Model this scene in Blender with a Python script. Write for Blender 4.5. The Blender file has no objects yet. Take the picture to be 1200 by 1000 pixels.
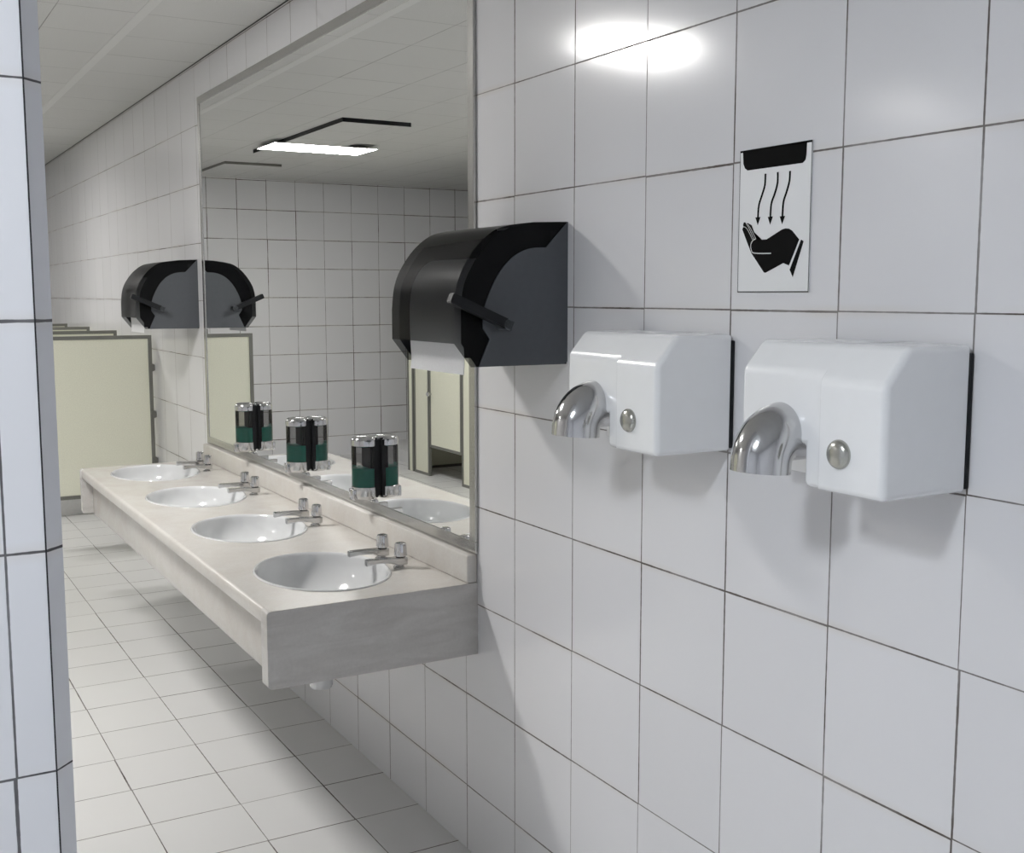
import bpy, bmesh, math, random
from mathutils import Vector, Matrix

random.seed(4)
S = bpy.context.scene
COL = S.collection
PI = math.pi
ZF = -0.022          # floor level
HC = 2.90            # ceiling level
YB = 11.67           # far wall
XL = -4.60           # opposite wall
YN = -1.80           # wall behind the photographer

# ------------------------------------------------------------------ materials
def new_mat(name):
    m = bpy.data.materials.new(name)
    m.use_nodes = True
    nt = m.node_tree
    return m, nt, nt.nodes['Principled BSDF']

def setp(p, **k):
    names = {'color': 'Base Color', 'rough': 'Roughness', 'metal': 'Metallic', 'spec': 'Specular IOR Level',
             'coat': 'Coat Weight', 'coat_rough': 'Coat Roughness', 'ior': 'IOR', 'alpha': 'Alpha'}
    for a, v in k.items():
        if a == 'color':
            v = (v[0], v[1], v[2], 1)
        p.inputs[names[a]].default_value = v

def plain(name, color, rough=0.5, metal=0.0, noise=0.0, nscale=40.0, bump=0.0, coat=0.0, spec=0.5):
    """Principled surface with a fine procedural variation of tone and height."""
    m, nt, p = new_mat(name)
    setp(p, color=color, rough=rough, metal=metal, coat=coat, spec=spec)
    if noise or bump:
        N, L = nt.nodes, nt.links
        tc = N.new('ShaderNodeTexCoord'); nz = N.new('ShaderNodeTexNoise')
        nz.inputs['Scale'].default_value = nscale; nz.inputs['Detail'].default_value = 4
        L.new(tc.outputs['Object'], nz.inputs['Vector'])
        if noise:
            mr = N.new('ShaderNodeMapRange')
            mr.inputs['From Min'].default_value = 0.25; mr.inputs['From Max'].default_value = 0.75
            mr.inputs['To Min'].default_value = 1 - noise; mr.inputs['To Max'].default_value = 1 + noise
            mx = N.new('ShaderNodeMix'); mx.data_type = 'RGBA'; mx.blend_type = 'MULTIPLY'
            mx.inputs['Factor'].default_value = 1
            mx.inputs['A'].default_value = (*color, 1)
            L.new(nz.outputs['Fac'], mr.inputs['Value'])
            L.new(mr.outputs['Result'], mx.inputs['B'])
            L.new(mx.outputs['Result'], p.inputs['Base Color'])
        if bump:
            b = N.new('ShaderNodeBump'); b.inputs['Strength'].default_value = bump; b.inputs['Distance'].default_value = 0.002
            L.new(nz.outputs['Fac'], b.inputs['Height']); L.new(b.outputs['Normal'], p.inputs['Normal'])
    return m

def grid_mat(name, ax_u, off_u, size_u, ax_v, off_v, size_v, color, grout, gw=0.0013, rough=0.25,
             jog=0.0016, halo=0.35, vary=0.03, bump=0.5, speck=0.0, coat=0.0, fade=0.55, spec=0.5):
    """Square tiles with thin, uneven grout joints, laid out in the object's own metres."""
    m, nt, p = new_mat(name)
    N, L = nt.nodes, nt.links
    setp(p, rough=rough, coat=coat, spec=spec)
    tc = N.new('ShaderNodeTexCoord'); sx = N.new('ShaderNodeSeparateXYZ')
    L.new(tc.outputs['Object'], sx.inputs[0])
    def M(op, a, b=None, c=None, clamp=False):
        n = N.new('ShaderNodeMath'); n.operation = op; n.use_clamp = clamp
        for i, v in enumerate((a, b, c)):
            if v is None: continue
            if isinstance(v, (int, float)): n.inputs[i].default_value = v
            else: L.new(v, n.inputs[i])
        return n.outputs[0]
    cu = sx.outputs['XYZ'.index(ax_u)]; cv = sx.outputs['XYZ'.index(ax_v)]
    v = M('DIVIDE', M('SUBTRACT', cv, off_v), size_v)
    rowid = M('FLOOR', v)
    u0 = M('DIVIDE', M('SUBTRACT', cu, off_u), size_u)
    # tiny per-row and per-column jogs, as laid by hand
    wn = N.new('ShaderNodeTexWhiteNoise'); wn.noise_dimensions = '2D'
    cmb = N.new('ShaderNodeCombineXYZ'); L.new(rowid, cmb.inputs[0]); L.new(M('ROUND', u0), cmb.inputs[1])
    L.new(cmb.outputs[0], wn.inputs['Vector'])
    u = M('ADD', u0, M('MULTIPLY', M('SUBTRACT', wn.outputs['Value'], 0.5), 2 * jog / size_u))
    wn2 = N.new('ShaderNodeTexWhiteNoise'); wn2.noise_dimensions = '2D'
    cmb2 = N.new('ShaderNodeCombineXYZ'); L.new(M('FLOOR', u0), cmb2.inputs[0]); L.new(M('ROUND', v), cmb2.inputs[1])
    L.new(cmb2.outputs[0], wn2.inputs['Vector'])
    v = M('ADD', v, M('MULTIPLY', M('SUBTRACT', wn2.outputs['Value'], 0.5), 1.4 * jog / size_v))
    du = M('MULTIPLY', M('PINGPONG', u, 0.5), size_u)
    dv = M('MULTIPLY', M('PINGPONG', v, 0.5), size_v)
    # line width and darkness wander per joint
    nz = N.new('ShaderNodeTexNoise'); nz.inputs['Scale'].default_value = 5.0; nz.inputs['Detail'].default_value = 3
    L.new(tc.outputs['Object'], nz.inputs['Vector'])
    nz2 = N.new('ShaderNodeTexNoise'); nz2.inputs['Scale'].default_value = 60; nz2.inputs['Detail'].default_value = 2
    L.new(tc.outputs['Object'], nz2.inputs['Vector'])
    wu = M('MULTIPLY', M('MULTIPLY_ADD', wn.outputs['Value'], 0.9, 0.45), gw)
    wv = M('MULTIPLY', M('MULTIPLY_ADD', wn2.outputs['Value'], 0.7, 0.6), gw)
    wob = M('MULTIPLY_ADD', nz2.outputs['Fac'], 0.9, 0.55)
    def line(d, w):
        w = M('MULTIPLY', w, wob)
        t = M('DIVIDE', M('SUBTRACT', d, w), 0.0006)
        return M('SUBTRACT', 1.0, M('MINIMUM', M('MAXIMUM', t, 0.0), 1.0))
    lu, lv = line(du, wu), line(dv, wv)
    g = M('MAXIMUM', lu, lv)
    fadef = M('MULTIPLY_ADD', M('MINIMUM', M('MAXIMUM', M('MULTIPLY_ADD', nz.outputs['Fac'], 3.0, -0.9), 0.0), 1.0), fade, 1 - fade)
    gm = M('MULTIPLY', g, fadef)
    # tile tone
    tid = N.new('ShaderNodeCombineXYZ'); L.new(M('FLOOR', u), tid.inputs[0]); L.new(M('FLOOR', v), tid.inputs[1])
    wn3 = N.new('ShaderNodeTexWhiteNoise'); wn3.noise_dimensions = '2D'; L.new(tid.outputs[0], wn3.inputs['Vector'])
    nl = N.new('ShaderNodeTexNoise'); nl.inputs['Scale'].default_value = 3.0; nl.inputs['Detail'].default_value = 5
    L.new(tc.outputs['Object'], nl.inputs['Vector'])
    tone = M('ADD', M('MULTIPLY_ADD', wn3.outputs['Value'], vary, 1 - vary / 2), M('MULTIPLY_ADD', nl.outputs['Fac'], vary * 1.6, -vary * 0.8))
    if speck:
        ns = N.new('ShaderNodeTexNoise'); ns.inputs['Scale'].default_value = 260; ns.inputs['Detail'].default_value = 2
        L.new(tc.outputs['Object'], ns.inputs['Vector'])
        tone = M('ADD', tone, M('MULTIPLY_ADD', ns.outputs['Fac'], speck * 2, -speck))
    mt = N.new('ShaderNodeMix'); mt.data_type = 'RGBA'; mt.blend_type = 'MULTIPLY'; mt.inputs['Factor'].default_value = 1
    mt.inputs['A'].default_value = (*color, 1); L.new(tone, mt.inputs['B'])
    # brownish soiling that creeps from the level joints
    hl = M('SUBTRACT', 1.0, M('MINIMUM', M('DIVIDE', dv, 0.016), 1.0))
    hl = M('MULTIPLY', M('MULTIPLY', hl, halo), M('MINIMUM', M('MAXIMUM', M('MULTIPLY_ADD', nl.outputs['Fac'], 4, -1.6), 0.0), 1.0))
    mh = N.new('ShaderNodeMix'); mh.data_type = 'RGBA'
    L.new(hl, mh.inputs['Factor']); L.new(mt.outputs['Result'], mh.inputs['A'])
    mh.inputs['B'].default_value = (color[0] * .88, color[1] * .80, color[2] * .68, 1)
    mg = N.new('ShaderNodeMix'); mg.data_type = 'RGBA'
    L.new(gm, mg.inputs['Factor']); L.new(mh.outputs['Result'], mg.inputs['A']); mg.inputs['B'].default_value = (*grout, 1)
    L.new(mg.outputs['Result'], p.inputs['Base Color'])
    rr = M('MULTIPLY_ADD', g, 0.6, rough); L.new(rr, p.inputs['Roughness'])
    if bump:
        b = N.new('ShaderNodeBump'); b.inputs['Strength'].default_value = bump; b.inputs['Distance'].default_value = 0.001
        h = M('SUBTRACT', M('MULTIPLY', nz2.outputs['Fac'], 0.06), g)
        L.new(h, b.inputs['Height']); L.new(b.outputs['Normal'], p.inputs['Normal'])
    return m

def smoke_mat(name, tint, gloss=0.06, rough=0.08, refl=1.0):
    """Thin tinted plastic: every crossing of the shell dims what is behind it."""
    m = bpy.data.materials.new(name); m.use_nodes = True
    nt = m.node_tree; N, L = nt.nodes, nt.links
    for n in list(N): N.remove(n)
    out = N.new('ShaderNodeOutputMaterial'); tr = N.new('ShaderNodeBsdfTransparent'); gl = N.new('ShaderNodeBsdfGlossy')
    fr = N.new('ShaderNodeFresnel'); fr.inputs['IOR'].default_value = 1.45; mx = N.new('ShaderNodeMixShader')
    di = N.new('ShaderNodeBsdfDiffuse'); di.inputs['Color'].default_value = (0.018, 0.019, 0.021, 1)
    mx2 = N.new('ShaderNodeMixShader'); mx2.inputs[0].default_value = gloss * 4
    tr.inputs['Color'].default_value = (*tint, 1); gl.inputs['Color'].default_value = (refl, refl, refl, 1)
    gl.inputs['Roughness'].default_value = rough
    L.new(tr.outputs[0], mx2.inputs[1]); L.new(di.outputs[0], mx2.inputs[2])
    L.new(fr.outputs[0], mx.inputs[0]); L.new(mx2.outputs[0], mx.inputs[1]); L.new(gl.outputs[0], mx.inputs[2])
    L.new(mx.outputs[0], out.inputs['Surface'])
    return m

def emit_mat(name, color, strength):
    m, nt, p = new_mat(name)
    setp(p, color=(0.9, 0.9, 0.9), rough=0.6)
    p.inputs['Emission Color'].default_value = (*color, 1)
    p.inputs['Emission Strength'].default_value = strength
    return m

def marble_mat(name, base, vein, scale=6.0, rough=0.22, stretch=(1, 1, 1), amt=0.5, coat=0.0):
    m, nt, p = new_mat(name); N, L = nt.nodes, nt.links
    setp(p, rough=rough, coat=coat)
    tc = N.new('ShaderNodeTexCoord'); mp = N.new('ShaderNodeMapping'); mp.inputs['Scale'].default_value = stretch
    L.new(tc.outputs['Object'], mp.inputs['Vector'])
    n1 = N.new('ShaderNodeTexNoise'); n1.inputs['Scale'].default_value = scale; n1.inputs['Detail'].default_value = 7
    n1.inputs['Distortion'].default_value = 1.2
    L.new(mp.outputs[0], n1.inputs['Vector'])
    n2 = N.new('ShaderNodeTexNoise'); n2.inputs['Scale'].default_value = 120; n2.inputs['Detail'].default_value = 3
    L.new(tc.outputs['Object'], n2.inputs['Vector'])
    cr = N.new('ShaderNodeValToRGB'); cr.color_ramp.elements[0].position = 0.35; cr.color_ramp.elements[1].position = 0.7
    cr.color_ramp.elements[0].color = (*base, 1)
    cr.color_ramp.elements[1].color = tuple(b + (v - b) * amt for b, v in zip(base, vein)) + (1,)
    L.new(n1.outputs['Fac'], cr.inputs[0])
    mr = N.new('ShaderNodeMapRange'); mr.inputs['To Min'].default_value = 0.93; mr.inputs['To Max'].default_value = 1.07
    L.new(n2.outputs['Fac'], mr.inputs['Value'])
    mx = N.new('ShaderNodeMix'); mx.data_type = 'RGBA'; mx.blend_type = 'MULTIPLY'; mx.inputs['Factor'].default_value = 1
    L.new(cr.outputs[0], mx.inputs['A']); L.new(mr.outputs[0], mx.inputs['B'])
    L.new(mx.outputs['Result'], p.inputs['Base Color'])
    return m

TILE = (0.73, 0.73, 0.75)
GROUT = (0.075, 0.058, 0.048)
M_wall = grid_mat('white wall tile', 'Y', 2.753, 0.301, 'Z', 1.989, 0.30, TILE, GROUT, gw=0.0016, rough=0.14, fade=0.4)
M_back = grid_mat('white back wall tile', 'X', -2.187, 0.312, 'Z', 1.689, 0.30, (0.82, 0.82, 0.84), GROUT, gw=0.0028, rough=0.25)
M_entry = grid_mat('white entry wall tile', 'X', -1.436, 0.30, 'Z', 1.689, 0.30, (0.76, 0.765, 0.79), (0.03, 0.026, 0.03), gw=0.0015, rough=0.3, fade=0.3)
M_floor = grid_mat('pale floor tile', 'X', -0.832, 0.3008, 'Y', 4.934, 0.303, (0.74, 0.74, 0.735), (0.07, 0.055, 0.048), gw=0.0017, rough=0.33, halo=0.12, fade=0.35)
M_ceil = grid_mat('grey ceiling tile', 'X', -0.80, 0.42, 'Y', 5.10, 0.465, (0.62, 0.62, 0.61), (0.20, 0.20, 0.195), gw=0.0016, rough=0.9,
                  jog=0.0, halo=0.0, vary=0.02, bump=0.3, speck=0.4, fade=0.6, spec=0.1)
M_ceil_edge = grid_mat('grey ceiling edge tile', 'X', 2.0, 5.0, 'Y', 5.10, 0.465, (0.62, 0.62, 0.61), (0.20, 0.20, 0.195), gw=0.0016, rough=0.9,
                  jog=0.0, halo=0.0, vary=0.02, bump=0.3, speck=0.4, fade=0.6, spec=0.1)
M_dark = plain('black gap', (0.01, 0.01, 0.011), 0.7)
M_mirror = plain('mirror silver', (0.92, 0.93, 0.93), 0.0, 1.0)
M_frame = plain('brushed grey metal', (0.50, 0.495, 0.48), 0.22, 0.95, noise=0.05, nscale=90)
M_counter = marble_mat('beige composite stone', (0.66, 0.642, 0.61), (0.61, 0.57, 0.53), 7.0, 0.22, amt=0.8)
M_slab = marble_mat('grey stone slab', (0.60, 0.585, 0.565), (0.46, 0.44, 0.42), 4.0, 0.30, stretch=(1.2, 1, 5), amt=0.7)
M_china = plain('white glazed china', (0.72, 0.73, 0.74), 0.12, 0.0, coat=0.6)
M_chrome = plain('chrome', (0.62, 0.62, 0.63), 0.12, 1.0)
M_chrome_b = plain('brushed chrome', (0.60, 0.60, 0.60), 0.17, 1.0)
M_nozzle = plain('polished steel', (0.60, 0.60, 0.605), 0.13, 1.0, noise=0.05, nscale=18)
M_enamel = plain('white enamel casing', (0.87, 0.88, 0.89), 0.2, 0.0, coat=0.4, noise=0.01, nscale=30)
M_black = plain('black plastic', (0.011, 0.012, 0.014), 0.45, spec=0.25)
M_bodygrey = plain('slate grey plastic', (0.085, 0.092, 0.102), 0.42, noise=0.04, nscale=60)
M_innergrey = plain('dark grey inner plastic', (0.03, 0.032, 0.035), 0.5)
M_smoke = smoke_mat('smoked cover', (0.33, 0.335, 0.34), gloss=0.05, rough=0.28, refl=0.3)
M_liner = plain('matt black side lining', (0.009, 0.010, 0.012), 0.6, spec=0.2)
M_smoke2 = smoke_mat('smoked soap container', (0.68, 0.68, 0.68), gloss=0.02, refl=0.8)
M_soap = plain('green liquid soap', (0.05, 0.48, 0.36), 0.3)
M_paper = plain('white paper towel', (0.74, 0.745, 0.76), 0.9, noise=0.04, nscale=300, bump=0.2)
M_panel = plain('cream laminate', (0.80, 0.80, 0.66), 0.42, noise=0.06, nscale=160)
M_pframe = plain('grey aluminium edging', (0.19, 0.19, 0.17), 0.45, 0.2)
M_board = plain('white sign board', (0.80, 0.81, 0.82), 0.35)
M_ink = plain('black sign print', (0.006, 0.006, 0.006), 0.8, spec=0.08)
M_line = plain('white print line', (0.55, 0.56, 0.56), 0.45)
M_housing = plain('grey lamp housing', (0.6, 0.6, 0.59), 0.6)
M_band = plain('pale ceiling strip', (0.66, 0.66, 0.65), 0.6)
M_plinth = plain('grey tiled plinth', (0.72, 0.72, 0.72), 0.5, noise=0.04)
M_light = emit_mat('lit diffuser', (1.0, 0.98, 0.95), 136.0)
M_light_far = emit_mat('lit diffuser further in', (1.0, 0.98, 0.95), 42.0)
M_light_side = emit_mat('lit diffuser over cubicles', (1.0, 0.98, 0.95), 19.0)
M_light_cool = emit_mat('lit diffuser by entry', (0.90, 0.945, 1.0), 122.0)

# ------------------------------------------------------------------ builders
def link(name, me, mat=None, parent=None, loc=None):
    o = bpy.data.objects.new(name, me); COL.objects.link(o)
    if mat is not None:
        for x in (mat if isinstance(mat, (list, tuple)) else [mat]): me.materials.append(x)
    if parent is not None: o.parent = parent
    if loc is not None: o.location = loc
    return o

def from_bm(name, bm, mat=None, parent=None, loc=None, smooth=False):
    bmesh.ops.recalc_face_normals(bm, faces=bm.faces)
    me = bpy.data.meshes.new(name); bm.to_mesh(me); bm.free()
    if smooth:
        for p in me.polygons: p.use_smooth = True
        me.set_sharp_from_angle(angle=math.radians(38))
    return link(name, me, mat, parent, loc)

def add_box(bm, x0, x1, y0, y1, z0, z1, mi=0):
    vs = [bm.verts.new((x, y, z)) for x in (x0, x1) for y in (y0, y1) for z in (z0, z1)]
    for f in ((0, 1, 3, 2), (4, 6, 7, 5), (0, 4, 5, 1), (2, 3, 7, 6), (0, 2, 6, 4), (1, 5, 7, 3)):
        fc = bm.faces.new([vs[i] for i in f]); fc.material_index = mi
    return vs

def box(name, x0, x1, y0, y1, z0, z1, mat, parent=None, bevel=0.0, seg=2):
    bm = bmesh.new(); add_box(bm, x0, x1, y0, y1, z0, z1)
    if bevel: bmesh.ops.bevel(bm, geom=list(bm.edges), offset=bevel, segments=seg, profile=0.5, affect='EDGES')
    return from_bm(name, bm, mat, parent, smooth=bool(bevel))

def add_prism_y(bm, prof, y0, y1, mi=0):
    """profile of (x, z) points swept along Y"""
    a = [bm.verts.new((x, y0, z)) for x, z in prof]; b = [bm.verts.new((x, y1, z)) for x, z in prof]
    n = len(prof)
    bm.faces.new(a[::-1]).material_index = mi; bm.faces.new(b).material_index = mi
    for i in range(n):
        bm.faces.new((a[i], a[(i + 1) % n], b[(i + 1) % n], b[i])).material_index = mi

def add_lathe(bm, prof, n=32, c=(0, 0, 0), axis='Z', mi=0, flute=0.0, nfl=0):
    rings = []
    for r, h in prof:
        ring = []
        for i in range(n):
            t = 2 * PI * i / n
            rr = r * (1 + (flute * math.cos(nfl * t) if flute else 0))
            a, b = rr * math.cos(t), rr * math.sin(t)
            co = (a, b, h) if axis == 'Z' else ((h, a, b) if axis == 'X' else (a, h, b))
            ring.append(bm.verts.new((c[0] + co[0], c[1] + co[1], c[2] + co[2])))
        rings.append(ring)
    for k in range(len(rings) - 1):
        for i in range(n):
            j = (i + 1) % n
            bm.faces.new((rings[k][i], rings[k][j], rings[k + 1][j], rings[k + 1][i])).material_index = mi
    if prof[0][0] > 1e-4: bm.faces.new(rings[0][::-1]).material_index = mi
    if prof[-1][0] > 1e-4: bm.faces.new(rings[-1]).material_index = mi

def lathe(name, prof, mat, parent=None, **k):
    bm = bmesh.new(); add_lathe(bm, prof, **k)
    bmesh.ops.remove_doubles(bm, verts=bm.verts, dist=1e-6)
    return from_bm(name, bm, mat, parent, smooth=True)

def add_tube(bm, pts, radii, n=24, flat=1.0, cap=True, hollow=0.0):
    """round tube along a list of points in the XZ plane (Y across)"""
    rings = []
    for i, pnt in enumerate(pts):
        a = Vector(pts[max(0, i - 1)]); b = Vector(pts[min(len(pts) - 1, i + 1)])
        t = (b - a).normalized(); side = Vector((0, 1, 0)); up = side.cross(t).normalized()
        r = radii[i] if isinstance(radii, (list, tuple)) else radii
        rings.append([bm.verts.new(Vector(pnt) + side * (r * math.cos(2 * PI * k / n)) + up * (r * flat * math.sin(2 * PI * k / n))) for k in range(n)])
    for a, b in zip(rings, rings[1:]):
        for k in range(n):
            bm.faces.new((a[k], a[(k + 1) % n], b[(k + 1) % n], b[k]))
    if cap:
        bm.faces.new(rings[0][::-1]); bm.faces.new(rings[-1])
    return rings

def thing(name, label, cat, loc=(0, 0, 0), group=None):
    o = bpy.data.objects.new(name, None); COL.objects.link(o)
    o.empty_display_size = 0.1; o.location = loc
    o['label'] = label; o['category'] = cat
    if group: o['group'] = group
    return o

def tag(o, label, cat, group=None):
    o['label'] = label; o['category'] = cat
    if group: o['group'] = group
    return o

def struct(o):
    o['kind'] = 'structure'; return o

def dup(root, loc, label):
    r = root.copy(); COL.objects.link(r); r.location = loc; r['label'] = label
    for ch in list(root.children):
        c = ch.copy(); COL.objects.link(c); c.parent = r
        for g in ch.children:
            d = g.copy(); COL.objects.link(d); d.parent = c
    return r

def boolean(o, other, op):
    md = o.modifiers.new('b', 'BOOLEAN'); md.operation = op; md.solver = 'EXACT'; md.object = other
    dg = bpy.context.evaluated_depsgraph_get(); dg.update()
    me = bpy.data.meshes.new_from_object(o.evaluated_get(dg))
    o.modifiers.clear(); o.data = me
    bpy.data.objects.remove(other, do_unlink=True)
    return o

# ------------------------------------------------------------------ the room
struct(box('floor', XL - 0.1, 0.1, YN - 0.1, YB + 0.1, ZF - 0.1, ZF, M_floor))
struct(box('ceiling', XL - 0.1, -0.46, YN - 0.1, YB + 0.1, HC, HC + 0.1, M_ceil))
struct(box('trim_6', -0.46, 0.1, YN - 0.1, YB + 0.1, HC, HC + 0.1, M_ceil_edge))
struct(box('wall_right', 0.0, 0.1, YN, YB, ZF, HC, M_wall))
struct(box('wall_back', XL, 0.0, YB, YB + 0.1, ZF, HC, M_back))
struct(box('wall_left', XL - 0.1, XL, YN, YB, ZF, HC, M_wall))
struct(box('wall_front', XL, 0.0, YN - 0.1, YN, ZF, HC, M_back))

# stub wall at the way in, its corner cut at 45 degrees
def entry_wall():
    bm = bmesh.new()
    xs, ys = [(-4.6, 1.5705), (-1.3866, 1.5705), (-1.3627, 1.5950), (-1.3627, 1.86), (-4.6, 1.86)], None
    a = [bm.verts.new((x, y, ZF)) for x, y in xs]; b = [bm.verts.new((x, y, HC)) for x, y in xs]
    bm.faces.new(a[::-1]); bm.faces.new(b)
    for i in range(5):
        bm.faces.new((a[i], a[(i + 1) % 5], b[(i + 1) % 5], b[i]))
    o = from_bm('wall_entry', bm, M_entry)
    return struct(o)
entry_wall()
# dark open joint along the cut corner
bm = bmesh.new(); add_box(bm, -1.3878, -1.3858, 1.5697, 1.5720, ZF, HC)
struct(from_bm('trim_1', bm, plain('dark corner joint', (0.02, 0.018, 0.022), 0.8)))
# pale strip along the ceiling, dark shadow joint at the wall head
struct(box('trim_2', -0.482, -0.438, YN, YB, HC - 0.002, HC, M_band))
struct(box('trim_3', -0.003, 0.0, YN, YB, HC - 0.004, HC, M_dark))
# low plinths
struct(box('trim_4', -0.80, -0.0005, 9.50, YB, ZF, 0.10, M_plinth))
struct(box('trim_5', XL, -3.33, 10.38, YB, ZF, 0.10, M_plinth))

# ------------------------------------------------------------------ ceiling lamps
def lamp(loc, label, m, sx=0.82, sy=0.42):
    h = HC - loc[2]
    t = thing('ceiling_light', label, 'light', loc, 'ceiling lights')
    bm = bmesh.new()
    add_box(bm, -sx / 2, sx / 2, -sy / 2, sy / 2, 0.0055, 0.006)
    add_box(bm, 0.06, 0.30 * sx, -0.12, 0.12, 0.006, h - 0.0005)
    add_box(bm, -sx / 2 - 0.004, sx / 2 + 0.004, -sy / 2 - 0.004, -sy / 2, 0.0, 0.006); add_box(bm, -sx / 2 - 0.004, sx / 2 + 0.004, sy / 2, sy / 2 + 0.004, 0.0, 0.006)
    add_box(bm, -sx / 2 - 0.004, -sx / 2, -sy / 2, sy / 2, 0.0, 0.006); add_box(bm, sx / 2, sx / 2 + 0.004, -sy / 2, sy / 2, 0.0, 0.006)
    from_bm('housing', bm, M_housing, t)
    bm = bmesh.new(); add_box(bm, -sx / 2, sx / 2, -sy / 2, sy / 2, 0.0005, 0.005)
    from_bm('diffuser', bm, m, t)
    return t
lamp((-1.685, 4.517, 2.882), 'lit ceiling light above the wash basins, shining on the tiles', M_light, 0.50, 0.30)
lamp((-1.686, 8.783, 2.8655), 'lit rectangular ceiling light seen glowing in the mirror', M_light_far, 0.84, 0.43)
lamp((-4.24, 5.13, 2.882), 'lit ceiling light over the toilet cubicles', M_light_side, 0.6, 0.3)
lamp((-2.53, 0.76, 2.882), 'cool lit ceiling light near the entry wall', M_light_cool, 0.55, 0.26)

# access panels in the ceiling, hanging a little below it
def hatch(x0, x1, y0, y1, z, label, m_edge, mt_b):
    t = thing('ceiling_panel', label, 'ceiling panel', (x1, y0, z), 'dropped ceiling panels')
    w, l, h = x1 - x0, y1 - y0, HC - z
    box('panel', -w, 0, 0, l, 0.0, h, mt_b, t)
    box('edge', -0.0, 0.004, 0, l, 0.0, h, m_edge, t)
    box('edge', -w, 0.004, -0.006, 0, 0.0, h, m_edge, t)
    return t
hatch(-1.84, -1.34, 7.36, 9.34, HC - 0.028, 'ceiling panel edged in black, above the glowing light in the mirror', M_black, M_ceil)
hatch(-1.88, -1.36, 10.25, 11.45, HC - 0.022, 'grey ceiling panel in the corner by the far tiled wall', M_pframe, M_ceil)

# ------------------------------------------------------------------ mirror
t = thing('wall_mirror', 'long wall mirror in a grey metal frame above the wash basins', 'mirror', (0, 2.972, 0.945))
W, H, F = 3.013, 1.775, 0.037
box('glass', -0.0075, -0.001, 0.004, W - 0.004, 0.004, H - 0.004, M_mirror, t)
bm = bmesh.new()
add_box(bm, -0.0105, -0.0005, 0, W, 0, F); add_box(bm, -0.0105, -0.0005, 0, W, H - F, H)
add_box(bm, -0.0105, -0.0005, 0, F, F, H - F); add_box(bm, -0.0105, -0.0005, W - F, W, F, H - F)
bmesh.ops.bevel(bm, geom=list(bm.edges), offset=0.0012, segments=1, affect='EDGES')
from_bm('frame', bm, M_frame, t)

# ------------------------------------------------------------------ vanity counter
CY0, CY1, CZ, CX = 2.978, 5.975, 0.857, -0.655
SINKS = [3.35, 4.115, 4.88, 5.645]
SA, SB, SXC = 0.204, 0.268, -0.357
t = thing('vanity_counter', 'long beige stone vanity counter fixed to the tiled wall', 'counter', (0, CY0, 0.63))
OX, OY, OZ = 0, CY0, 0.63
def top_mesh():
    bm = bmesh.new()
    xa, xb = CX + 0.012, -0.0005
    zt, zb = CZ - OZ, CZ - 0.045 - OZ
    ends = [CY0] + [(a + b) / 2 for a, b in zip(SINKS, SINKS[1:])] + [CY1]
    N = 72
    for s, (c, y0, y1) in enumerate(zip(SINKS, ends, ends[1:])):
        angs = sorted(set([2 * PI * i / N for i in range(N)] +
                          [math.atan2(yy - c, xx - SXC) % (2 * PI) for xx in (xa, xb) for yy in (y0, y1)]))
        inner, outer, low = [], [], []
        for a in angs:
            ca, sa = math.cos(a), math.sin(a)
            r = 1 / math.sqrt((ca / SA) ** 2 + (sa / SB) ** 2)
            inner.append(bm.verts.new((SXC + r * ca, c + r * sa - OY, zt)))
            low.append(bm.verts.new((SXC + r * ca, c + r * sa - OY, zb)))
            ts = []
            if ca > 1e-9: ts.append((xb - SXC) / ca)
            if ca < -1e-9: ts.append((xa - SXC) / ca)
            if sa > 1e-9: ts.append((y1 - c) / sa)
            if sa < -1e-9: ts.append((y0 - c) / sa)
            q = min(ts)
            outer.append(bm.verts.new((SXC + q * ca, c + q * sa - OY, zt)))
        n = len(angs)
        for i in range(n):
            j = (i + 1) % n
            bm.faces.new((inner[i], inner[j], outer[j], outer[i]))
            bm.faces.new((inner[i], low[i], low[j], inner[j]))
    # rounded lip along the front
    prof = [(CX + 0.012, CZ), (CX + 0.0055, CZ - 0.0015), (CX + 0.0015, CZ - 0.0055), (CX, CZ - 0.012), (CX, CZ - 0.036),
            (CX + 0.003, CZ - 0.043), (CX + 0.010, CZ - 0.046), (CX + 0.06, CZ - 0.046)]
    a = [bm.verts.new((x, 0.05, z - OZ)) for x, z in prof]; b = [bm.verts.new((x, CY1 - OY - 0.044, z - OZ)) for x, z in prof]
    for i in range(len(prof) - 1): bm.faces.new((a[i], a[i + 1], b[i + 1], b[i]))
    for q, y in ((a, 0.05), (b, CY1 - OY - 0.044)):
        bm.faces.new(q + [bm.verts.new((CX + 0.06, y, CZ - 0.001 - OZ))])
    bmesh.ops.remove_doubles(bm, verts=bm.verts, dist=1e-5)
    return bm
from_bm('countertop', top_mesh(), M_counter, t, smooth=True)
box('apron', CX + 0.05, CX + 0.075, 0.05, CY1 - CY0 - 0.045, 0.002, CZ - 0.04 - OZ, M_counter, t, 0.002)
def side(y0, y1, top):
    bm = bmesh.new()
    prof = [(-0.0005, 0.005), (-0.0005, top), (CX + 0.012, top), (CX + 0.0055, top - 0.0018), (CX + 0.001, top - 0.006), (CX - 0.0006, top - 0.012), (CX - 0.0006, 0.014), (CX + 0.010, 0.005)]
    add_prism_y(bm, prof, y0, y1)
    bmesh.ops.bevel(bm, geom=list(bm.edges), offset=0.0006, segments=1, affect='EDGES')
    return from_bm('side_panel', bm, M_slab, t)
side(-0.002, 0.052, CZ - OZ - 0.0002)
side(CY1 - CY0 - 0.045, CY1 - CY0 + 0.002, CZ - OZ - 0.0002)
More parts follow.
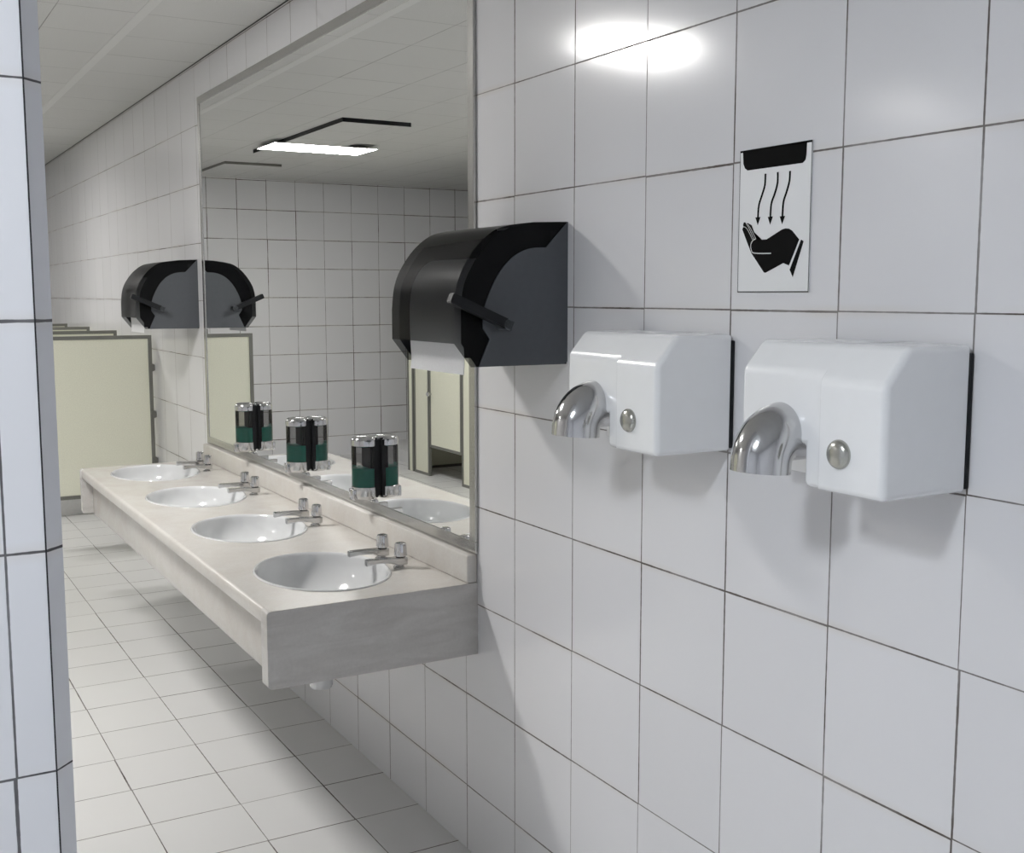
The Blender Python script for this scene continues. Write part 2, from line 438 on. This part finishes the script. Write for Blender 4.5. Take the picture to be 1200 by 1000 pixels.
box('backsplash', -0.036, -0.0005, -0.001, CY1 - CY0 + 0.001, CZ - OZ + 0.0005, 0.943 - OZ, M_counter, t, 0.005, 3)

# ------------------------------------------------------------------ basins
def basin(loc, label):
    t = thing('wash_basin', label, 'sink', loc, 'wash basins in the counter')
    bm = bmesh.new(); N = 64
    # rim, then bowl inside, then the outside of the bowl below the counter
    prof = [(1.012, 0.0005), (1.005, 0.0035), (0.985, 0.0045), (0.965, 0.001)] + \
           [(0.955 * math.cos(PI / 2 * q / 14) ** 0.9, -0.006 - 0.150 * math.sin(PI / 2 * q / 14)) for q in range(14)] + [(0.1, -0.157)]
    outp = [(0.1, -0.172), (0.28, -0.168), (0.5, -0.158), (0.7, -0.138), (0.84, -0.112), (0.94, -0.075), (0.968, -0.03), (0.975, -0.004)]
    rings = []
    for k, h in prof + outp:
        rings.append([bm.verts.new((SA * k * math.cos(2 * PI * i / N), SB * k * math.sin(2 * PI * i / N), h)) for i in range(N)])
    for a, b in zip(rings, rings[1:]):
        for i in range(N):
            bm.faces.new((a[i], a[(i + 1) % N], b[(i + 1) % N], b[i]))
    from_bm('bowl', bm, M_china, t, smooth=True)
    lathe('drain', [(0.0, -0.1535), (0.012, -0.1535), (0.02, -0.1525), (0.027, -0.1545), (0.028, -0.1575), (0.019, -0.19), (0.019, -0.22), (0.0, -0.22)], M_chrome, t, n=28)
    tr = lathe('drain_trap', [(0.0, -0.165), (0.02, -0.17), (0.02, -0.235), (0.024, -0.24), (0.034, -0.245), (0.0365, -0.255), (0.0365, -0.36), (0.034, -0.363),
                              (0.034, -0.366), (0.0375, -0.369), (0.0375, -0.397), (0.034, -0.405), (0.0, -0.407)], M_china, t, n=32, c=(0.02, 0.08, 0))
    return t
b0 = basin((SXC, SINKS[0], CZ), 'white oval basin nearest the dryers, by the end of the counter')
dup(b0, (SXC, SINKS[1], CZ), 'white oval basin second from the near counter end')
dup(b0, (SXC, SINKS[2], CZ), 'white oval basin third from the near counter end')
dup(b0, (SXC, SINKS[3], CZ), 'white oval basin furthest away, by the cream urinal screen')

# ------------------------------------------------------------------ taps
def faucet(loc, label):
    t = thing('pillar_tap', label, 'tap', loc, 'pillar taps on the counter')
    bm = bmesh.new()
    add_lathe(bm, [(0.0, 0.0), (0.019, 0.0), (0.019, 0.004), (0.013, 0.007), (0.012, 0.02), (0.0, 0.02)], n=28, c=(-0.004, 0, 0.0005))
    # flat arm that rises from the body and reaches over the basin
    st = [(0.020, 0.010, 0.034, 0.014), (0.006, 0.009, 0.035, 0.0165), (-0.014, 0.011, 0.035, 0.0165), (-0.030, 0.018, 0.036, 0.014),
          (-0.052, 0.0215, 0.037, 0.0125), (-0.080, 0.022, 0.0375, 0.012), (-0.108, 0.0195, 0.038, 0.012), (-0.116, 0.0185, 0.0375, 0.0115)]
    rings = []
    for x, z0, z1, w in st:
        b = 0.0028
        sec = [(-w + b, z0), (w - b, z0), (w, z0 + b), (w, z1 - b), (w - b, z1), (-w + b, z1), (-w, z1 - b), (-w, z0 + b)]
        rings.append([bm.verts.new((x, y, z)) for y, z in sec])
    for a, c in zip(rings, rings[1:]):
        for i in range(8): bm.faces.new((a[i], a[(i + 1) % 8], c[(i + 1) % 8], c[i]))
    bm.faces.new(rings[0]); bm.faces.new(rings[-1])
    from_bm('spout', bm, M_chrome_b, t, smooth=True)
    lathe('neck', [(0.0, 0.034), (0.0145, 0.034), (0.0145, 0.039), (0.0, 0.039)], M_black, t, n=24, c=(0.002, 0, 0))
    bm = bmesh.new()
    add_lathe(bm, [(0.0, 0.039), (0.0195, 0.039), (0.0202, 0.044), (0.0182, 0.074), (0.0165, 0.079), (0.013, 0.081), (0.0, 0.0805)], n=96, c=(0.002, 0, 0), flute=0.035, nfl=12)
    from_bm('knob', bm, M_chrome, t, smooth=True)
    return t
names = ['nearest', 'second', 'third', 'furthest']
f0 = None
for k, y in enumerate(SINKS):
    for s, dy in (('near', -0.083), ('far', 0.062)):
        lab = 'chrome pillar tap on the %s side of the %s basin' % ('near (right)' if s == 'near' else 'far (left)', names[k])
        loc = (-0.125, y + dy, CZ)
        if f0 is None: f0 = faucet(loc, lab)
        else: dup(f0, loc, lab)

# ------------------------------------------------------------------ soap dispensers
def squash(t):
    for ch in t.children:                 # the back half is flattened towards the mirror
        if ch.name.startswith('bracket'): continue
        for v in ch.data.vertices:
            if v.co.x > 0: v.co.x *= 0.66
def soap(loc, label):
    t = thing('soap_dispenser', label, 'soap dispenser', loc, 'soap dispensers on the mirror')
    R = 0.0510
    # back bracket on the mirror
    bm = bmesh.new(); add_box(bm, 0.001, 0.0340, -0.0455, 0.0455, 0.004, 0.216)
    bmesh.ops.bevel(bm, geom=list(bm.edges), offset=0.006, segments=2, affect='EDGES')
    from_bm('bracket', bm, M_black, t, smooth=True)
    # smoked shell
    bm = bmesh.new(); n = 48
    add_lathe(bm, [(R, 0.040), (R, 0.190)], n=n)
    for f in [f for f in bm.faces if len(f.verts) > 4]: bm.faces.remove(f)
    from_bm('container', bm, M_smoke2, t, smooth=True)
    lathe('liquid', [(0.0, 0.041), (R - 0.0015, 0.041), (R - 0.0015, 0.108), (R - 0.003, 0.109), (0.0, 0.1085)], M_soap, t, n=48)
    lathe('cap', [(R - 0.002, 0.186), (R + 0.001, 0.189), (R + 0.001, 0.205), (R - 0.002, 0.214), (R - 0.009, 0.220), (R - 0.02, 0.2225), (0.0, 0.2235)], M_chrome, t, n=48)
    lathe('base', [(0.0, 0.0), (R - 0.006, 0.0), (R - 0.001, 0.004), (R + 0.001, 0.012), (R + 0.001, 0.042), (R - 0.003, 0.045), (0.0, 0.045)], M_chrome_b, t, n=48)
    squash(t)
    box('push_button', -0.060, -0.038, -0.020, 0.020, -0.004, 0.036, M_chrome, t, 0.005, 3)
    return t
s0 = soap((-0.0420, 3.738, 1.003), 'soap dispenser with green soap, nearest the dryers')
dup(s0, (-0.0420, 4.447, 1.003), 'soap dispenser with green soap, middle one of three')
dup(s0, (-0.0420, 5.165, 1.003), 'soap dispenser with green soap, furthest along the mirror')

# ------------------------------------------------------------------ paper towel dispensers
DW = 0.37
def smooth_profile(pts, step=6):
    out = []
    n = len(pts)
    for i in range(n - 1):
        p0, p1, p2, p3 = pts[max(0, i - 1)], pts[i], pts[i + 1], pts[min(n - 1, i + 2)]
        for k in range(step):
            u = k / step
            out.append(tuple(0.5 * ((2 * b) + (-a + c) * u + (2 * a - 5 * b + 4 * c - d) * u * u + (-a + 3 * b - 3 * c + d) * u ** 3)
                             for a, b, c, d in zip(p0, p1, p2, p3)))
    out.append(pts[-1]); return out

def towel_dispenser(loc, label):
    # local: y 0..DW away from the viewer, z 0 at the underside, x 0 at the wall
    t = thing('paper_towel_dispenser', label, 'paper towel dispenser', loc, 'paper towel dispensers')
    z0 = 1.543
    arc = smooth_profile([(-0.10, 1.901), (-0.165, 1.892), (-0.212, 1.878), (-0.260, 1.840), (-0.300, 1.785), (-0.318, 1.738), (-0.325, 1.680)], 5)
    outer = [(-0.0005, 1.905)] + arc + [(-0.325, 1.602), (-0.279, 1.5435)]
    outer = [(x, z - z0) for x, z in outer]
    # cover shell (open at the back and at the bottom)
    bm = bmesh.new()
    a = [bm.verts.new((x, 0.0, z)) for x, z in outer]; b = [bm.verts.new((x, DW, z)) for x, z in outer]
    for i in range(len(outer) - 2): bm.faces.new((a[i], a[i + 1], b[i + 1], b[i]))
    ca = bm.verts.new((-0.0005, 0.0, 0.0)); cb = bm.verts.new((-0.0005, DW, 0.0))
    bm.faces.new(a + [ca]); bm.faces.new((b + [cb])[::-1])
    cov = from_bm('cover', bm, M_smoke, t, smooth=True)
    ln = [(-0.001, 1.9035), (-0.10, 1.8985), (-0.165, 1.887), (-0.206, 1.869)] + smooth_profile([(-0.206, 1.869), (-0.247, 1.829), (-0.281, 1.776), (-0.298, 1.735), (-0.304, 1.68)], 4)[1:] + [(-0.304, 1.602), (-0.262, 1.5445), (-0.001, 1.5445)]
    ln = [(x, z - z0) for x, z in ln]
    for ya, yb in ((0.0012, 0.0035), (DW - 0.0035, DW - 0.0012)):
        bm = bmesh.new(); add_prism_y(bm, ln, ya, yb); from_bm('side_lining', bm, M_liner, t)
    # grey side plates and back of the body
    pl = [(-0.0005, 1.9045), (-0.065, 1.839)] + smooth_profile([(-0.095, 1.838), (-0.125, 1.832), (-0.164, 1.812), (-0.201, 1.774), (-0.230, 1.722), (-0.244, 1.680), (-0.247, 1.638)], 4) + \
         [(-0.228, 1.612), (-0.259, 1.5435), (-0.012, 1.5435), (-0.0005, 1.550)]
    pl = [(x, z - z0) for x, z in pl]
    bm = bmesh.new()
    add_prism_y(bm, pl, -0.004, -0.0006)
    from_bm('side_plate', bm, M_bodygrey, t)
    bm = bmesh.new()
    add_prism_y(bm, pl, DW + 0.0006, DW + 0.004)
    from_bm('side_plate', bm, M_bodygrey, t)
    bm = bmesh.new(); add_box(bm, -0.012, -0.0008, 0.001, DW - 0.001, 0.001, 0.355)
    add_box(bm, -0.05, -0.012, 0.001, DW - 0.001, 0.30, 0.34)
    from_bm('back_plate', bm, M_innergrey, t)
    # lever with its pivot
    bm = bmesh.new()
    d = Vector((-0.343 + 0.196, 0, 1.709 - 1.647)); d.normalize(); up = Vector((-d.z, 0, d.x))
    p0 = Vector((-0.199, 0, 1.648 - z0)); p1 = Vector((-0.349, 0, 1.712 - z0))
    vs = []
    for pnt in (p0 - d * 0.012, p1 + d * 0.006):
        for y in (-0.052, -0.026):
            for s in (-1, 1):
                q = pnt + up * (0.0125 * s); vs.append(bm.verts.new((q.x, y, q.z)))
    for f in ((0, 1, 3, 2), (4, 6, 7, 5), (0, 4, 5, 1), (2, 3, 7, 6), (0, 2, 6, 4), (1, 5, 7, 3)): bm.faces.new([vs[i] for i in f])
    bmesh.ops.bevel(bm, geom=list(bm.edges), offset=0.002, segments=2, affect='EDGES')
    lv = from_bm('lever', bm, M_black, t, smooth=True)
    lathe('pivot', [(0.0, -0.052), (0.014, -0.052), (0.014, -0.003), (0.0, -0.003)], M_bodygrey, lv, n=28, c=(-0.199, 0, 1.648 - z0), axis='Y')
    return t
def towel(loc, label):
    o = None
    bm = bmesh.new()
    z0 = 1.543
    # roll
    add_lathe(bm, [(0.0, 0.0), (0.018, 0.0), (0.018, 0.001), (0.055, 0.001), (0.055, 0.279), (0.018, 0.279), (0.0, 0.279)], n=48, c=(-0.12, 0.045, 1.72 - z0), axis='Y')
    # sheet following the cover down to below the edge
    sh = smooth_profile([(-0.13, 1.774), (-0.19, 1.812), (-0.235, 1.800), (-0.268, 1.755), (-0.280, 1.70), (-0.281, 1.62), (-0.278, 1.555), (-0.280, 1.522)], 6)
    rows = []
    for x, z in sh:
        rows.append([(bm.verts.new((x, y, z - z0)), bm.verts.new((x + 0.0012, y, z - z0))) for y in (0.038, 0.10, 0.18, 0.26, 0.350)])
    for a, b in zip(rows, rows[1:]):
        for k in range(len(a) - 1):
            bm.faces.new((a[k][0], a[k + 1][0], b[k + 1][0], b[k][0])); bm.faces.new((a[k][1], b[k][1], b[k + 1][1], a[k + 1][1]))
    e = rows[-1]
    for k in range(len(e) - 1): bm.faces.new((e[k][0], e[k + 1][0], e[k + 1][1], e[k][1]))
    o = from_bm('paper_towel_roll', bm, M_paper, None, loc, smooth=True)
    return tag(o, label, 'paper towel', 'paper towel rolls')
d0 = towel_dispenser((0, 2.484, 1.543), 'large smoked grey paper towel dispenser beside the hand dryers')
dup(d0, (0, 6.114, 1.543), 'smaller-looking grey paper towel dispenser beyond the far end of the mirror')
p0 = towel((0, 2.484, 1.543), 'white paper hanging out of the near towel dispenser')
p1 = p0.copy(); COL.objects.link(p1); p1.location = (0, 6.114, 1.543)
p1['label'] = 'white paper hanging out of the far towel dispenser'

# ------------------------------------------------------------------ hand dryers
def dryer(loc, label):
    # local: y 0 = side towards the viewer, x 0 at the wall, z 0 = underside
    t = thing('hand_dryer', label, 'hand dryer', loc, 'hand dryers')
    Wd = 0.345
    def prof(xf, zb=0.0, top=0.245):
        return [(-0.009, zb), (xf, zb), (xf, 0.186 + (xf + 0.201) * 1.157), (-0.150, top), (-0.009, top)]
    def shell(name, o, weight):
        bm = bmesh.new(); bm.from_mesh(o.data)
        bmesh.ops.remove_doubles(bm, verts=bm.verts, dist=1e-5)
        bmesh.ops.dissolve_limit(bm, angle_limit=0.01, verts=bm.verts, edges=bm.edges)
        wl = bm.edges.layers.float.get('bevel_weight_edge') or bm.edges.layers.float.new('bevel_weight_edge')
        for e in bm.edges:
            if len(e.link_faces) == 2 and e.calc_face_angle(0) > 0.3:
                e[wl] = weight([v.co for v in e.verts])
                e.smooth = e[wl] > 0
        bm.to_mesh(o.data); bm.free()
        o.name = name; o.data.name = name
        o.data.materials.clear(); o.data.materials.append(M_enamel)
        for p in o.data.polygons: p.use_smooth = True; p.material_index = 0
        bv = o.modifiers.new('bevel', 'BEVEL'); bv.width = 0.012; bv.segments = 5; bv.limit_method = 'WEIGHT'; bv.use_clamp_overlap = True
        o.modifiers.new('wn', 'WEIGHTED_NORMAL').keep_sharp = True
        o.parent = t
    def wr(vs):
        if all(v.x > -0.02 for v in vs): return 0.3
        if all(v.y > 0.14 for v in vs): return 0.25
        return 1.0
    def wl_(vs):
        if all(v.x > -0.02 for v in vs) or all(-0.10 < v.x < -0.07 for v in vs): return 0.3
        if all(v.y < 0.14 for v in vs): return 0.0
        return 1.0
    bm = bmesh.new(); add_prism_y(bm, prof(-0.201), 0.0, 0.141)
    shell('casing', from_bm('casing', bm, M_enamel), wr)
    bm = bmesh.new(); add_prism_y(bm, prof(-0.193), 0.132, Wd); Lb = from_bm('nozzle_housing', bm, M_enamel)
    cut = box('cutter', -0.30, -0.085, 0.184, Wd + 0.1, -0.1, 0.072, None)
    boolean(Lb, cut, 'DIFFERENCE')
    shell('nozzle_housing', Lb, wl_)
    box('back_plate', -0.0095, -0.0005, -0.002, Wd + 0.002, 0.006, 0.232, M_black, t, 0.003)
    # bent steel nozzle
    yc, zc, r = 0.241, 0.089, 0.0525
    cx, cz, br = -0.182, zc - 0.0545, 0.0545
    pts = [(-0.120, yc, zc), (-0.150, yc, zc), (-0.170, yc, zc)]
    for k in range(0, 13):
        a = PI / 2 * k / 12
        pts.append((cx - br * math.sin(a), yc, cz + br * math.cos(a)))
    pts.append((cx - br - 0.001, yc, cz - 0.013))
    bm = bmesh.new()
    rings = add_tube(bm, pts, [r] * len(pts), n=40, cap=False)
    inn = add_tube(bm, pts, [r - 0.003] * len(pts), n=40, cap=False)
    for k in range(40): bm.faces.new((rings[-1][k], rings[-1][(k + 1) % 40], inn[-1][(k + 1) % 40], inn[-1][k]))
    nz = from_bm('nozzle', bm, M_nozzle, t, smooth=True)
    # push button
    lathe('push_button', [(0.0, -0.2145), (0.010, -0.2138), (0.018, -0.2115), (0.0225, -0.208), (0.0245, -0.204), (0.0245, -0.200), (0.0, -0.200)],
          plain('satin nickel', (0.50, 0.50, 0.46), 0.25, 0.9), t, n=36, c=(0, 0.093, 0.067), axis='X')
    return t
h0 = dryer((0, 1.246, 1.394), 'white hand dryer at the right, nearer the viewer')
dup(h0, (0, 1.834, 1.394), 'white hand dryer beside the grey towel dispenser')

# ------------------------------------------------------------------ sign
SG = {
'slot':[(0.0935, 0.139), (-0.0875, 0.141), (-0.0865, 0.116), (-0.0845, 0.107), (-0.0775, 0.102), (0.0785, 0.102), (0.0865, 0.107), (0.0915, 0.116)],
'a1':[(0.0255, 0.091), (0.0265, 0.069), (0.0335, 0.051), (0.0425, 0.03), (0.0445, 0.006)],
'a2':[(-0.0095, 0.091), (-0.0095, 0.07), (-0.0025, 0.05), (0.0065, 0.031), (0.0085, 0.005)],
'a3':[(-0.0435, 0.09), (-0.0425, 0.071), (-0.0355, 0.051), (-0.0275, 0.032), (-0.0255, 0.004)],
'hand':[(0.0905, -0.015), (0.0865, -0.011), (0.0885, -0.006), (0.0865, -0.001), (0.0825, -0.001), (0.0775, -0.004), (0.0735, -0.003), (0.0685, -0.006), (0.0625, -0.008), (0.0545, -0.022), (0.0465, -0.032), (0.0435, -0.037), (0.0315, -0.038), (0.0175, -0.038), (0.0075, -0.036), (-0.0035, -0.032), (-0.0135, -0.026), (-0.0245, -0.021), (-0.0345, -0.019), (-0.0445, -0.02), (-0.0535, -0.024), (-0.0615, -0.031), (-0.0735, -0.042), (-0.0475, -0.091), (-0.0315, -0.086), (0.0185, -0.104), (0.0235, -0.103), (0.0615, -0.064), (0.0755, -0.041)],
'thumb':[(0.0495, -0.036), (0.0565, -0.038), (0.0615, -0.043), (0.0635, -0.049), (0.0615, -0.057), (0.0525, -0.064), (0.0035, -0.066)],
'f1':[(0.0895, -0.01), (0.0815, -0.011), (0.0725, -0.018), (0.0585, -0.037)],
'f2':[(0.0795, -0.003), (0.0705, -0.013), (0.0545, -0.036)],
'f3':[(0.0745, -0.005), (0.0645, -0.015), (0.0485, -0.036)],
'cuff':[(-0.0785, -0.042), (-0.0855, -0.046), (-0.0585, -0.114), (-0.0495, -0.099)],
}
t = thing('hand_drying_sign', 'white sign with a black picture of a hand under warm air', 'sign', (0, 1.7255, 1.868))
bm = bmesh.new(); add_box(bm, -0.0025, -0.0004, -0.101, 0.101, -0.142, 0.142)
from_bm('board', bm, M_board, t)
def poly(bm, pts, x, mi):
    f = bm.faces.new([bm.verts.new((x, y, z)) for y, z in pts]); f.material_index = mi
    return f
def stroke(bm, pts, w, x, mi):
    pts = smooth_profile(pts, 4); L_, R_ = [], []
    for i, p in enumerate(pts):
        a = pts[max(0, i - 1)]; b = pts[min(len(pts) - 1, i + 1)]
        d = Vector((b[0] - a[0], b[1] - a[1])).normalized(); n = Vector((-d.y, d.x)) * w / 2
        L_.append(bm.verts.new((x, p[0] + n.x, p[1] + n.y))); R_.append(bm.verts.new((x, p[0] - n.x, p[1] - n.y)))
    for i in range(len(pts) - 1):
        bm.faces.new((L_[i], L_[i + 1], R_[i + 1], R_[i])).material_index = mi
bm = bmesh.new(); X1, X2 = -0.0029, -0.0033
poly(bm, SG['slot'], X1, 0)
poly(bm, [(0.1015, 0.1425), (-0.1015, 0.1425), (-0.1015, 0.1385), (0.1015, 0.1385)], X1, 0)
poly(bm, [(0.1015, -0.1425), (-0.1015, -0.1425), (-0.1015, -0.1408), (0.1015, -0.1408)], X1, 0)
poly(bm, [(0.1015, 0.1425), (0.1003, 0.1425), (0.1003, -0.1425), (0.1015, -0.1425)], X1, 0)
poly(bm, [(-0.1015, 0.1425), (-0.1001, 0.1425), (-0.1001, -0.1425), (-0.1015, -0.1425)], X1, 0)
for k in ('a1', 'a2', 'a3'):
    a = SG[k]; stroke(bm, a, 0.0052, X1, 0)
    ty, tz = a[-1]
    poly(bm, [(ty + 0.0075, tz + 0.001), (ty - 0.0075, tz + 0.001), (ty, tz - 0.0150)], X1, 0)
poly(bm, SG['hand'], X1, 0); poly(bm, SG['cuff'], X1, 0)
bmesh.ops.triangulate(bm, faces=[f for f in bm.faces if len(f.verts) > 4])
stroke(bm, SG['thumb'], 0.0022, X2, 1)
for k in ('f1', 'f2', 'f3'): stroke(bm, SG[k], 0.0013, X2, 1)
from_bm('pictogram', bm, [M_ink, M_line], t)

# ------------------------------------------------------------------ urinal screens
def screen(y, label):
    t = thing('urinal_screen', label, 'screen', (0, y, 0.495), 'cream urinal screens')
    w, h, f = 0.635, 0.98, 0.022
    box('panel', -w + 0.004, -0.020, 0.006, 0.018, 0.006, h - 0.006, M_panel, t)
    bm = bmesh.new()
    add_box(bm, -w, -0.014, 0, 0.024, 0, f); add_box(bm, -w, -0.014, 0, 0.024, h - f, h)
    add_box(bm, -w, -w + f, 0, 0.024, f, h - f); add_box(bm, -0.014 - f, -0.014, 0, 0.024, f, h - f)
    from_bm('edging', bm, M_pframe, t)
    for z in (0.2, 0.49, 0.78):
        bm = bmesh.new(); add_box(bm, -0.030, -0.0005, -0.010, 0.034, z - 0.022, z + 0.022)
        bmesh.ops.bevel(bm, geom=list(bm.edges), offset=0.005, segments=2, affect='EDGES')
        from_bm('bracket', bm, M_pframe, t, smooth=True)
    return t
u0 = screen(7.20, 'cream urinal screen nearest the basins, seen whole')
dup(u0, (0, 8.27, 0.495), 'cream urinal screen second in the row, only its top showing')
dup(u0, (0, 9.33, 0.495), 'cream urinal screen third in the row, only its top showing')
dup(u0, (0, 10.40, 0.495), 'cream urinal screen last in the row, by the far wall')

# ------------------------------------------------------------------ toilet cubicles
t = thing('toilet_cubicles', 'row of cream toilet cubicles with grey edging, seen in the mirror', 'toilet cubicle', (-3.15, 10.30, ZF))
HT = 2.02
def sheet_y(name, y0, y1, z0, z1, hinge=False):
    """panel facing +X"""
    e = 0.026
    o = box(name, -0.022, -0.004, y0 + 0.004, y1 - 0.004, z0 + 0.004, z1 - 0.004, M_panel, t)
    bm = bmesh.new()
    add_box(bm, -0.028, 0.0, y0, y1, z0, z0 + e); add_box(bm, -0.028, 0.0, y0, y1, z1 - e, z1)
    add_box(bm, -0.028, 0.0, y0, y0 + e, z0 + e, z1 - e); add_box(bm, -0.028, 0.0, y1 - e, y1, z0 + e, z1 - e)
    from_bm('edging', bm, M_pframe, o)
    return o
# end screen of the row, across the room
bm = bmesh.new(); add_box(bm, -1.449, -0.026, 0.006, 0.02, 0.004, HT)
from_bm('end_panel', bm, M_panel, t)
bm = bmesh.new(); add_box(bm, -0.03, 0.003, 0.0, 0.028, 0.0, HT); add_box(bm, -0.03, 0.003, -0.10, -0.075, 0.0, HT)
add_box(bm, -1.449, -0.03, 0.0, 0.028, 0.0, 0.026)
from_bm('corner_post', bm, M_pframe, t)
bm = bmesh.new(); add_box(bm, -0.02, -0.002, -0.075, 0.0, 0.0, HT); from_bm('filler_strip', bm, M_panel, t)
y = -0.12
for k in range(3):
    sheet_y('pilaster', y - 0.33, y, 0.0, HT)
    dr = sheet_y('door', y - 1.01, y - 0.345, 0.285, HT - 0.05)
    lathe('door_handle', [(0.0, 0.0), (0.009, 0.0), (0.009, 0.02), (0.024, 0.026), (0.026, 0.036), (0.02, 0.042), (0.0, 0.043)], M_chrome, dr, n=24, c=(0.0, y - 0.385, 0.80), axis='X')
    bm = bmesh.new(); add_box(bm, -1.449, -0.032, y - 1.06, y - 1.04, 0.15, HT)
    from_bm('divider', bm, M_panel, t)
    y -= 1.02
sheet_y('pilaster', y - 0.33, y, 0.0, HT)
bm = bmesh.new(); add_box(bm, -1.449, -0.03, y - 0.33, y - 0.306, 0.0, HT); from_bm('end_panel', bm, M_panel, t)

# ------------------------------------------------------------------ world, camera, view
w = bpy.data.worlds.new('World'); S.world = w; w.use_nodes = True
w.node_tree.nodes['Background'].inputs['Color'].default_value = (0.6, 0.62, 0.65, 1)
w.node_tree.nodes['Background'].inputs['Strength'].default_value = 0.3

cam = bpy.data.cameras.new('Camera'); co = bpy.data.objects.new('Camera', cam); COL.objects.link(co)
f, pt, yw, rl = 1337.75, 0.1153, 0.5201, -0.0007
Fv = Vector((math.sin(yw) * math.cos(pt), math.cos(yw) * math.cos(pt), -math.sin(pt)))
Rv = Vector((math.cos(yw), -math.sin(yw), 0)); Uv = Rv.cross(Fv)
R2 = Rv * math.cos(rl) + Uv * math.sin(rl); U2 = Uv * math.cos(rl) - Rv * math.sin(rl)
mt = Matrix((R2, U2, -Fv)).transposed().to_4x4(); mt.translation = Vector((-1.5852, 0.0, 1.7216))
co.matrix_world = mt
cam.sensor_width = 36.0; cam.sensor_fit = 'HORIZONTAL'; cam.lens = f / 1200 * 36.0; cam.clip_start = 0.05
S.camera = co
vs = S.view_settings; vs.view_transform = 'Standard'; vs.look = 'None'; vs.gamma = 1.0; vs.use_curve_mapping = False
vs.exposure = -0.07
